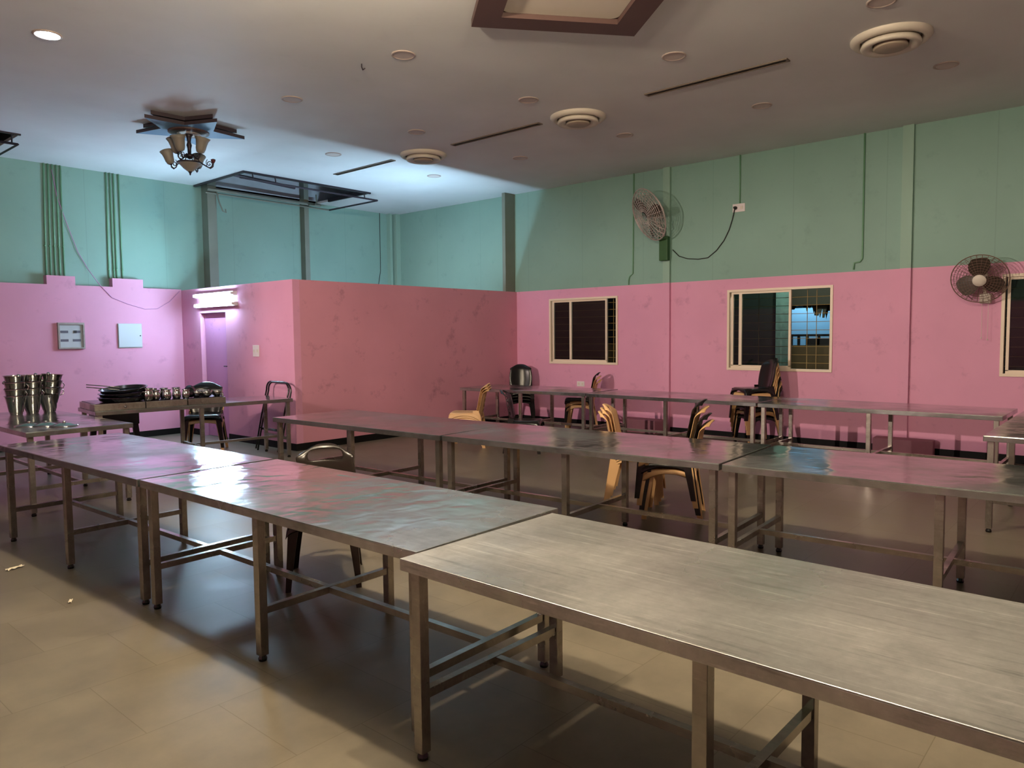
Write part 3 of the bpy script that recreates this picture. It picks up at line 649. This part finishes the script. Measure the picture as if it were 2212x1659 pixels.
MB().box(-.09, .0, -.075, .075, -.19, .19).build('mounting_box', GREENBOX, t, bevel=.01)
MB().tube([(-.05, 0, .17), (-.12, .02, .32), (-.19, .12, .45), (hb.x-XR+.05-ax.x*.1, hb.y-5.965-ax.y*.1, hb.z-2.95-ax.z*.1)], .020, 8).build('fan_arm', FANGREY, t)
# small fan at the right edge
t = thing('wall_fan', 'small round wall fan with three dark blades and pull cords beside the right-edge window', 'fan', (XR, 1.60, 2.02))
ax = Vector((-.93, -.06, -.42)).normalized(); hub = Vector((XR-.28, 1.63, 2.22)); hb = hub-ax*.05
head(cage(MB(), .30, .12, 9, 30, .0030).build('cage', mat('fan_cage_brown', lin((120, 96, 84)), .5, metal=.3), t), hb, ax)
head(blades(3, .26, .12, .05, .45, -.5).build('blade', FANDARK, t), hb, ax)
head(MB().lathe([(0, .128), (.07, .124), (.075, .11), (.03, .10)], seg=24).build('hub_cap', CREAMW, t, smooth=True), hb, ax)
head(MB().lathe([(0, -.11), (.06, -.10), (.075, -.06), (.07, .02), (0, .03)], seg=24).build('motor', CREAMW, t, smooth=True), hb, ax)
MB().box(-.10, 0, -.06, .06, -.09, .03).build('base', CREAMW, t, bevel=.01)
MB().tube([(-.06, 0, .02), (-.12, .01, .10), (-.20, .02, .17)], .02, 8).build('fan_arm', CREAMW, t)
for yy, l_ in ((.03, .50), (-.035, .52)):
    MB().tube([(-.08, yy, -.09), (-.08, yy, -l_)], .002, 4).lathe([(0, -l_-.02), (.008, -l_-.015), (.006, -l_)], (-.08, yy, 0), 8).build('pull_cord', CREAMW, t)

# ------------------------------------------------------------------ steel tables
TZ = .775
def make_table(L, W, top, frame=STEEL_F, H=TZ, mids=1):
    """local frame: long side along Y, near long edge at x=-W/2"""
    t = bpy.data.objects.new('steel_table', None); COL.objects.link(t)
    lip = .045
    m = MB(); N = 24; M = 8
    # top sheet with rolled-down lip on all sides
    m.box(-W/2, W/2, -L/2, L/2, H-.004, H)
    m.box(-W/2, -W/2+.004, -L/2, L/2, H-lip, H-.004).box(W/2-.004, W/2, -L/2, L/2, H-lip, H-.004)
    m.box(-W/2+.004, W/2-.004, -L/2, -L/2+.004, H-lip, H-.004).box(-W/2+.004, W/2-.004, L/2-.004, L/2, H-lip, H-.004)
    o = m.build('tabletop', top, t, bevel=.0025)
    lw = .0225; ix = W/2-.048; ys = [-L/2+.055, L/2-.055] if mids == 0 else [-L/2+.055, 0, L/2-.055]
    MB().box(-ix, ix, -.02, .02, H-.045, H-.005).box(-.02, .02, -L/2+.03, L/2-.03, H-.045, H-.005).build('under_brace', frame, t)
    for y in ys:
        for sx in (-1, 1):
            lg = MB().box(sx*ix-lw, sx*ix+lw, y-lw, y+lw, .03, H-.005).build('leg', frame, t, bevel=.003)
            MB().lathe([(0, 0), (.020, 0), (.022, .012), (.014, .03)], (sx*ix, y, 0), 10).build('foot', BLACKP, lg)
        MB().box(-ix+lw, ix-lw, y-.016, y+.016, .235, .270).build('cross_rail', frame, t)
    MB().box(-.016, .016, ys[0]+.016, ys[-1]-.016, .236, .268).build('stretcher', frame, t)
    return t
def place_table(nl, nr, W, label, top, group, H=TZ, mids=1):
    nl = Vector((*nl, 0)); nr = Vector((*nr, 0)); d = (nl-nr); L = d.length; d.normalize(); px = Vector((d.y, -d.x, 0))
    t = make_table(L-.003, W, top, H=H, mids=mids); c = (nl+nr)/2+px*W/2
    t.location = c; t.rotation_euler = (0, 0, math.atan2(-d.x, d.y)); return tag(t, label, 'table', group)
GA, GB, GC = 'steel tables in the front row', 'steel tables in the middle row', 'steel tables along the window wall'
place_table((1.736, 6.90), (1.812, 4.515), .915, 'front-row steel table at the left end, its top mirroring the lilac wall', STEEL_B, GA)
place_table((1.820, 4.495), (1.866, 2.116), .915, 'front-row steel table in the middle, catching the tube light reflection', STEEL_M, GA)
place_table((1.773, 2.108), (1.752, -.31), .915, 'nearest front-row steel table, scratched, running off the right edge', STEEL_A, GA)
place_table((4.164, 6.93), (4.231, 4.487), .99, 'middle-row steel table at the left end, before the partition wall', STEEL_B, GB)
place_table((4.241, 4.468), (4.375, 2.073), .99, 'middle-row steel table in the centre, chairs standing behind it', STEEL_B, GB)
place_table((4.367, 2.052), (4.490, -.35), .99, 'middle-row steel table running off the right edge', STEEL_B, GB)
place_table((8.40, 8.42), (8.56, 6.08), .95, 'steel table along the window wall nearest the corner, below the small window', STEEL_B, GC)
place_table((8.54, 6.05), (8.50, 3.57), .95, 'steel table along the window wall in the middle, left of the tall chair stack', STEEL_B, GC)
place_table((8.465, 3.536), (8.45, 1.10), .95, 'steel table along the window wall at its right end, below the wide window', STEEL_B, GC)
t = make_table(2.42, .93, STEEL_B); t.location = (6.82+1.21, 1.015-.465, 0); t.rotation_euler = (0, 0, PI/2+.0); tag(t, 'steel table set crosswise at the right edge of the photo, only its corner showing', 'table')
t = make_table(2.40, .925, STEEL_B); t.location = (2.585, 7.62+1.20, 0); tag(t, 'steel table at the left edge carrying the stacks of steel jugs', 'table')
t = make_table(2.37, .80, STEEL_B, H=.79)
d = Vector((5.546-3.185, 8.71-8.98, 0)).normalized(); nrm = Vector((-d.y, d.x, 0)); c = Vector((3.185, 8.98, 0))+d*1.19+nrm*.40
t.location = c; t.rotation_euler = (0, 0, math.atan2(d.y, d.x)-PI/2); tag(t, 'narrow steel table by the far left wall carrying trays, pans and pots', 'table')
FD, FN = d, nrm
def onF(u, v): p = Vector((3.185, 8.98, 0))+FD*u+FN*v; return (p.x, p.y)
FA = math.atan2(FD.y, FD.x)

# ------------------------------------------------------------------ plastic chairs
def grid_mesh(name, P, material, parent, thick=.006, sub=1, skip=()):
    nu, nv = len(P), len(P[0]); m = MB()
    for r in P:
        for p in r: m.v.append(tuple(p))
    for i in range(nu-1):
        for j in range(nv-1):
            if (i, j) in skip: continue
            m.f.append((i*nv+j, i*nv+j+1, (i+1)*nv+j+1, (i+1)*nv+j)); m.m.append(0)
    o = m.build(name, material, parent, smooth=True)
    s = o.modifiers.new('thickness', 'SOLIDIFY'); s.thickness = thick; s.offset = 0
    if sub: b = o.modifiers.new('round', 'SUBSURF'); b.levels = sub; b.render_levels = sub
    return o
def make_chair(material, label='', group=None, hoop=False, solid=False):
    t = thing('plastic_chair', label, 'chair', group=group)
    # seat with skirt
    N = 9; P = []
    xs = [-.20+.42*i/(N-1) for i in range(N)]
    for i, x in enumerate(xs):
        row = []; wid = .215-.02*(1-i/(N-1))
        for j in range(11):
            if j == 0 or j == 10:
                s = -1 if j == 0 else 1; arch = 1-abs(2*i/(N-1)-1)**2.2
                row.append((x, s*(wid+.012), .445-.115+.07*arch))
            else:
                f = (j-1)/8*2-1; y = wid*max(-1, min(1, f)); dip = -.010*(1-f*f)*(1-(2*i/(N-1)-1)**2)
                zz = .445+dip-(.008 if abs(f) > .99 else 0); row.append((x, y, zz))
        P.append(row)
    # front skirt row and rear skirt row
    fr = []; rr = []
    for j, p in enumerate(P[-1]):
        arch = 1-abs(2*j/10-1)**2.2; fr.append((.235, p[1]*1.0, min(p[2], .445-.115+.075*arch)))
    for j, p in enumerate(P[0]):
        arch = 1-abs(2*j/10-1)**2.2; rr.append((-.213, p[1], min(p[2], .445-.10+.06*arch)))
    P = [rr]+P+[fr]
    grid_mesh('seat', P, material, t, .006, 1)
    # backrest
    P = []; NV = 13
    for i in range(NV):
        f = i/(NV-1); z = .43+.43*f; lean = -.205-.085*f-(.0 if f < .85 else (f-.85)*.30)
        hw = .175+.035*math.sin(PI*min(1, f*1.15)) if f < .8 else .2+.005-(f-.8)**2*1.9
        row = []
        for j in range(11):
            g = j/10*2-1; cur = .055*g*g; zz = z-(.05*abs(g)**3 if f > .8 else .0)*((f-.8)/.2 if f > .8 else 0)
            if j in (0, 10): row.append((lean+cur-.018, g*hw*1.0, zz))
            else: row.append((lean+cur, g*hw*.99, zz))
        P.append(row)
    P.append([(p[0]-.022, p[1]*.97, p[2]-.012) for p in P[-1]])
    if hoop: skip = {(i, j) for i in (9, 10) for j in (2, 3, 4, 5, 6, 7)}
    else: skip = {(i, j) for i in (10,) for j in (4, 5)}|{(i, j) for i in (2, 4, 6, 8) for j in (4, 5)}
    if solid: skip = set()
    grid_mesh('backrest', P, material, t, .007, 1, skip)
    # legs: tapered angle sections
    for sx, sy in ((1, 1), (1, -1), (-1, 1), (-1, -1)):
        top = Vector((.215 if sx > 0 else -.205, sy*.210, .43)); bot = Vector((.245 if sx > 0 else -.275, sy*.235, 0))
        if sx < 0: top = Vector((-.205, sy*.195, .47))
        wt, wb = .085, .042; th = .007; m = MB()
        def ring(c, w_):
            a = c; return [a, a+Vector((-sx*w_, 0, 0)), a+Vector((-sx*w_, -sy*th, 0)), a+Vector((-sx*th, -sy*th, 0)), a+Vector((-sx*th, -sy*w_*.8, 0)), a+Vector((0, -sy*w_*.8, 0))]
        n = 6; base = 0; K = 5
        for k in range(K+1):
            f = k/K; c = top.lerp(bot, f); w_ = wt*(1-f)**1.3+wb*(1-(1-f)**1.3)
            for p in ring(c, w_): m.v.append(tuple(p))
        for k in range(K):
            for q in range(n): m.f.append((k*n+q, k*n+(q+1) % n, (k+1)*n+(q+1) % n, (k+1)*n+q)); m.m.append(0)
        m.f.append(tuple(range(n))); m.m.append(0); m.f.append(tuple(K*n+q for q in range(n))); m.m.append(0)
        m.build('leg', material, t)
    return t
chB = make_chair(BLACKP); chT = make_chair(TANP); chS = make_chair(BLACKP, solid=True)
used = {'B': False, 'T': False, 'S': False}; SRC = {'B': chB, 'T': chT, 'S': chS}
def put_chair(kind, x, y, deg, label, z=0, group=None, tilt=0):
    src = SRC[kind]
    c = src if not used[kind] else dup(src); used[kind] = True
    c.location = (x, y, z); c.rotation_euler = (0, tilt, math.radians(deg)); c['label'] = label
    if group: c['group'] = group
    elif 'group' in c: del c['group']
    return c
def stack(kinds, x, y, deg, where, dz=.062, dx=.018):
    """kinds bottom to top"""
    n = len(kinds); a = math.radians(deg)
    words = {'B': 'black', 'T': 'tan', 'S': 'black'}; ordn = ['first', 'second', 'third', 'fourth', 'fifth', 'sixth', 'seventh', 'eighth', 'ninth']
    for i, k in enumerate(kinds):
        pos = 'bottom' if i == 0 else 'topmost' if i == n-1 else ordn[i]+' from bottom'
        lb = '%s plastic chair, %s in the stack %s' % (words[k], pos, where)
        put_chair(k, x+math.cos(a)*dx*i, y+math.sin(a)*dx*i, deg, lb, z=dz*i, group='chairs of the stack '+where)
stack('TBTB', 5.83, 3.20, 114, 'behind the centre middle-row table', dz=.06, dx=.02)
stack('TTT', 6.17, 3.80, 297, 'left of the mixed stack', dz=.035, dx=.022)
stack('TTT', 7.70, 7.55, 126, 'before the corner table', dz=.03, dx=.012)
put_chair('B', 7.80, 6.55, 300, 'single black plastic chair in side view beside the tan stack near the corner')
stack('SSSSS', 10.16, 8.62, 222, 'in the room corner', dz=.055, dx=.012)
stack('TTB', 10.14, 7.28, 122, 'under the small window', dz=.06, dx=.015)
stack('BTBTTTS', 10.16, 4.24, 142, 'tall under the wide window', dz=.065, dx=.012)
nb = set(COL.objects); stack('TS', 5.07, 10.22, 236, 'behind the pot table', dz=.07, dx=.015)
for c in set(COL.objects)-nb:
    if c.parent is None: c.scale = (1.06, 1.16, 1.05)
put_chair('S', .85, 9.1, 60, 'black plastic chair cut by the left edge behind the steel jugs')
hc = make_chair(BROWNP, 'dark brown plastic chair with an open hooped back, behind the front row', hoop=True)
hc.location = (2.84, 4.13, 0); hc.rotation_euler = (0, 0, math.radians(232))

# black tubular frames leaning by the partition wall
def tub_frame(off, label):
    t = thing('folding_frame', label, 'folding frame', (5.56+off, 9.38, 0), group='black tubular frames leaning on the partition wall')
    H = .97; hw = .29; r = .012; pts = []
    pts.append(Vector((0, -hw, 0))); pts.append(Vector((.10, -hw, .45)))
    for k in range(7):
        a = PI/2*k/6; pts.append(Vector((.19+.01, -hw+.12-.12*math.cos(a), H-.12+.12*math.sin(a))))
    for k in range(7):
        a = PI/2*(1-k/6); pts.append(Vector((.20, hw-.12+.12*math.cos(a), H-.12+.12*math.sin(a))))
    pts.append(Vector((.10, hw, .45))); pts.append(Vector((0, hw, 0)))
    MB().tube(pts, r, 10).build('bent_tube', BLACKP, t, smooth=True)
    MB().tube([(.07, -hw, .30), (.07, hw, .30)], .009, 8).build('cross_bar', BLACKP, t, smooth=True)
    return t
tf = tub_frame(0, 'front one of two black tubular frames leaning on the pink partition wall')
dup(tf, 'rear one of two black tubular frames leaning on the pink partition wall', (5.63, 9.55, 0))

# black stool beyond the table of pots
t = thing('plastic_stool', 'black plastic stool standing behind the table of pots at the left wall', 'stool', (3.98, 10.55, 0))
MB().prism([(-.26, -.22), (.26, -.22), (.30, -.16), (.30, .16), (.26, .22), (-.26, .22), (-.30, .16), (-.30, -.16)], .66, .70).build('seat', BLACKP, t, bevel=.01)
MB().box(-.25, .25, -.19, .19, .46, .66).build('apron', BLACKP, t, bevel=.01)
for sx in (-1, 1):
    for sy in (-1, 1): MB().obox((sx*.22, sy*.17, .24), (1, 0, 0), (0, 1, 0), (sx*.08, sy*.06, -1), .035, .02, .245).build('leg', BLACKP, t)

# ------------------------------------------------------------------ vessels
def make_jug():
    t = thing('steel_jug', '', 'jug')
    R0, R1, H = .060, .106, .205
    prof = [(0, .004), (R0*.9, .004), (R0, .0), (R0+.004, .02)]+[(R0+(R1-R0)*(k/8)**1.15, .02+(H-.02)*k/8) for k in range(1, 9)]+[(R1+.006, H), (R1+.006, H+.006), (R1-.001, H+.004), (R1-.006, H-.02), (R0+.01, .03), (0, .012)]
    MB().lathe(prof, seg=28).build('body', STEEL_V, t, smooth=True, autosm=50)
    MB().tube([(R1-.006, 0, H-.01), (R1+.012, 0, H-.02), (R1+.03, 0, H-.045), (R1+.02, 0, H-.075), (R1-.012, 0, H-.09)], .005, 6).build('handle', STEEL_V, t, smooth=True)
    MB().lathe([(.02, -.004), (.02, .014), (.006, .02)], (-(R1-.002), 0, H), 8, axis=(-1, 0, .6)).build('pouring_lip', STEEL_V, t, smooth=True)
    return t
jug = make_jug(); first = True
for (x, y, name, lean) in ((2.585, 9.56, 'left', .0), (2.76, 9.62, 'middle', .015), (2.94, 9.64, 'right', .05)):
    for k, zz in enumerate((0, .075, .15, .225)):
        lb = 'steel jug, %s in the %s nested stack of four on the left table' % (['bottom', 'second', 'third', 'top'][k], name)
        c = jug if first else dup(jug); first = False
        c['label'] = lb; c['group'] = 'nested steel jugs in the %s stack' % name
        c.location = (x+lean*zz*1.6, y-lean*zz*1.6, TZ+.002+zz); c.rotation_euler = (lean*1.4, lean*1.4, random.uniform(-2.5, -.6)+k*.8)
lid = None
for (x, y, l) in ((2.318, 8.20, 'left of three shallow steel lids before the jug stacks'), (2.43, 8.10, 'middle of three shallow steel lids before the jug stacks, with a raised centre'), (2.535, 7.93, 'right of three shallow steel lids before the jug stacks, nearest the table edge')):
    if lid is None:
        lid = thing('round_cover', l, 'cover', (x, y, TZ), group='steel lids on the left table')
        MB().lathe([(.125, 0), (.125, .006), (.10, .012), (.05, .028), (0, .034)], seg=32).build('disc', STEEL_V, lid, smooth=True)
        MB().lathe([(.012, .03), (.016, .044), (0, .05)], seg=12).build('knob', STEEL_V, lid, smooth=True)
    else: dup(lid, l, (x, y, TZ+.001))
lid.scale = (1, 1, 1)
# tray boxes on the narrow table
HF = .79
def tray(u0, u1, label):
    x, y = onF((u0+u1)/2, .40); t = thing('steel_tray_box', label, 'tray', (x, y, HF), FA, 'steel tray boxes in a line')
    hw = (u1-u0)/2; hd = .34
    MB().box(-hw, hw, -hd, hd, 0, .075).build('body', STEEL_F, t, bevel=.004)
    MB().box(-hw+.02, hw-.02, -hd+.02, hd-.02, .075, .082).build('top_plate', DARKST, t)
    return t
t = tray(.01, .55, 'steel tray box at the left end under the dark pans')
MB().lathe([(0, .02), (.014, .018), (.014, 0)], (.05, -.34, .035), 12, axis=(0, -1, 0)).build('knob', STEEL_V, t, smooth=True)
tray(.56, 1.03, 'steel tray box in the middle under the small pots')
tray(1.04, 1.50, 'steel tray box at the right end under the bowls')
ZT = HF+.082
# dark pans
pan = None
for k in range(3):
    l = 'dark shallow pan, %s of three piled on the left tray box' % ['bottom', 'middle', 'top'][k]
    x, y = onF(.36+.01*k, .28)
    if pan is None:
        pan = thing('dark_pan', l, 'pan', (x, y, ZT+.001), group='dark pans piled on the tray box')
        MB().lathe([(0, 0), (.20, 0), (.235, .012), (.25, .045), (.262, .048), (.262, .052), (.246, .05), (.228, .018), (.195, .008), (0, .008)], seg=40).build('body', DARKST, pan, smooth=True, autosm=40)
    else: dup(pan, l, (x, y, ZT+.002+.052*k), rot=(0, -.05*k, .2*k))
for k, (dz, l) in enumerate(((.19, 'upper of two thin steel rods sticking out left over the dark pans'), (.16, 'lower of two thin steel rods sticking out left over the dark pans'))):
    x, y = onF(.05, .55); x2, y2 = onF(.34, .30)
    o = MB().tube([(x, y, ZT+dz+.01), (x2, y2, ZT+dz-.025)], .006, 6).build('steel_rod', STEEL_F, smooth=True); tag(o, l, 'rod')
# small pots
pot = None
pots = [(0.60, .12, 'first and tallest small steel pot, touching the dark pans', 1.25), (0.70, .16, 'second small steel pot from the dark pans', 1.0), (0.74, .40, 'small steel pot at the rear just right of the dark pans', 1.05),
        (0.82, .14, 'third small steel pot from the dark pans', 1.0), (0.86, .38, 'rear small steel pot in the middle of the pot row', 1.05), (0.94, .16, 'fourth small steel pot from the dark pans', 1.0),
        (1.00, .36, 'small rear steel pot close to the leaning dark lid', 1.05), (1.04, .13, 'small steel pot at the right end beside the leaning dark lid', .95)]
for (u, v, l, s) in pots:
    x, y = onF(u, v)
    if pot is None:
        pot = thing('small_steel_pot', l, 'pot', (x, y, ZT), group='small steel pots on the middle tray box')
        MB().lathe([(0, 0), (.036, 0), (.046, .015), (.05, .05), (.044, .085), (.036, .10), (.046, .115), (.043, .116), (.033, .10), (.04, .08), (.045, .05), (.035, .01), (0, .008)], seg=24).build('body', STEEL_V, pot, smooth=True)
        MB().lathe([(.046, .0), (.049, .004), (.046, .008)], (0, 0, .111), 24).build('rim', STEEL_V, pot, smooth=True)
        pot.scale = (s, s, s)
    else:
        c = dup(pot, l, (x, y, ZT)); c.scale = (s, s, s)
x, y = onF(1.10, .16)
o = MB().lathe([(0, .012), (.04, .010), (.075, .0), (.078, .002), (.04, .016), (0, .018)], seg=28).build('pan_cover', DARKST, smooth=True); tag(o, 'small dark round cover leaning upright between the pots and the bowls', 'cover'); o.location = (x, y, ZT+.079); o.rotation_euler = (math.radians(78), 0, FA+.25)
bowl = None
for (u, v, l) in ((1.19, .20, 'leftmost steel bowl, next to the leaning dark lid'), (1.29, .14, 'front steel bowl in the middle of the right tray box'), (1.33, .36, 'rear steel bowl on the right tray box'), (1.43, .16, 'rightmost steel bowl at the tray box end')):
    x, y = onF(u, v)
    if bowl is None:
        bowl = thing('steel_bowl', l, 'bowl', (x, y, ZT), group='steel bowls on the right tray box')
        MB().lathe([(0, 0), (.03, 0), (.055, .02), (.068, .05), (.072, .075), (.069, .075), (.063, .05), (.05, .024), (.028, .006), (0, .006)], seg=28).build('body', STEEL_V, bowl, smooth=True)
        MB().lathe([(.068, 0), (.074, .003), (.070, .006)], (0, 0, .073), 28).build('rim', STEEL_V, bowl, smooth=True)
    else: dup(bowl, l, (x, y, ZT))
# litter on the floor
for (x, y, a, s, l) in ((1.563, 6.00, .3, .035, 'small crumpled paper scrap on the floor at the left edge'), (1.575, 4.97, 1.1, .018, 'tiny pale crumb on the floor below the front row')):
    m = MB(); n = 5; P = [[(s*(i/n*2-1)*1.6, s*(j/n*2-1)*.5, .004+abs(math.sin(i*1.7+j*2.3))*s*.35) for j in range(n+1)] for i in range(n+1)]
    for r in P: m.v += r
    for i in range(n):
        for j in range(n): m.f.append((i*(n+1)+j, i*(n+1)+j+1, (i+1)*(n+1)+j+1, (i+1)*(n+1)+j)); m.m.append(0)
    o = m.build('paper_scrap', PAPER); o.location = (x, y, 0); o.rotation_euler = (0, 0, a); tag(o, l, 'litter')
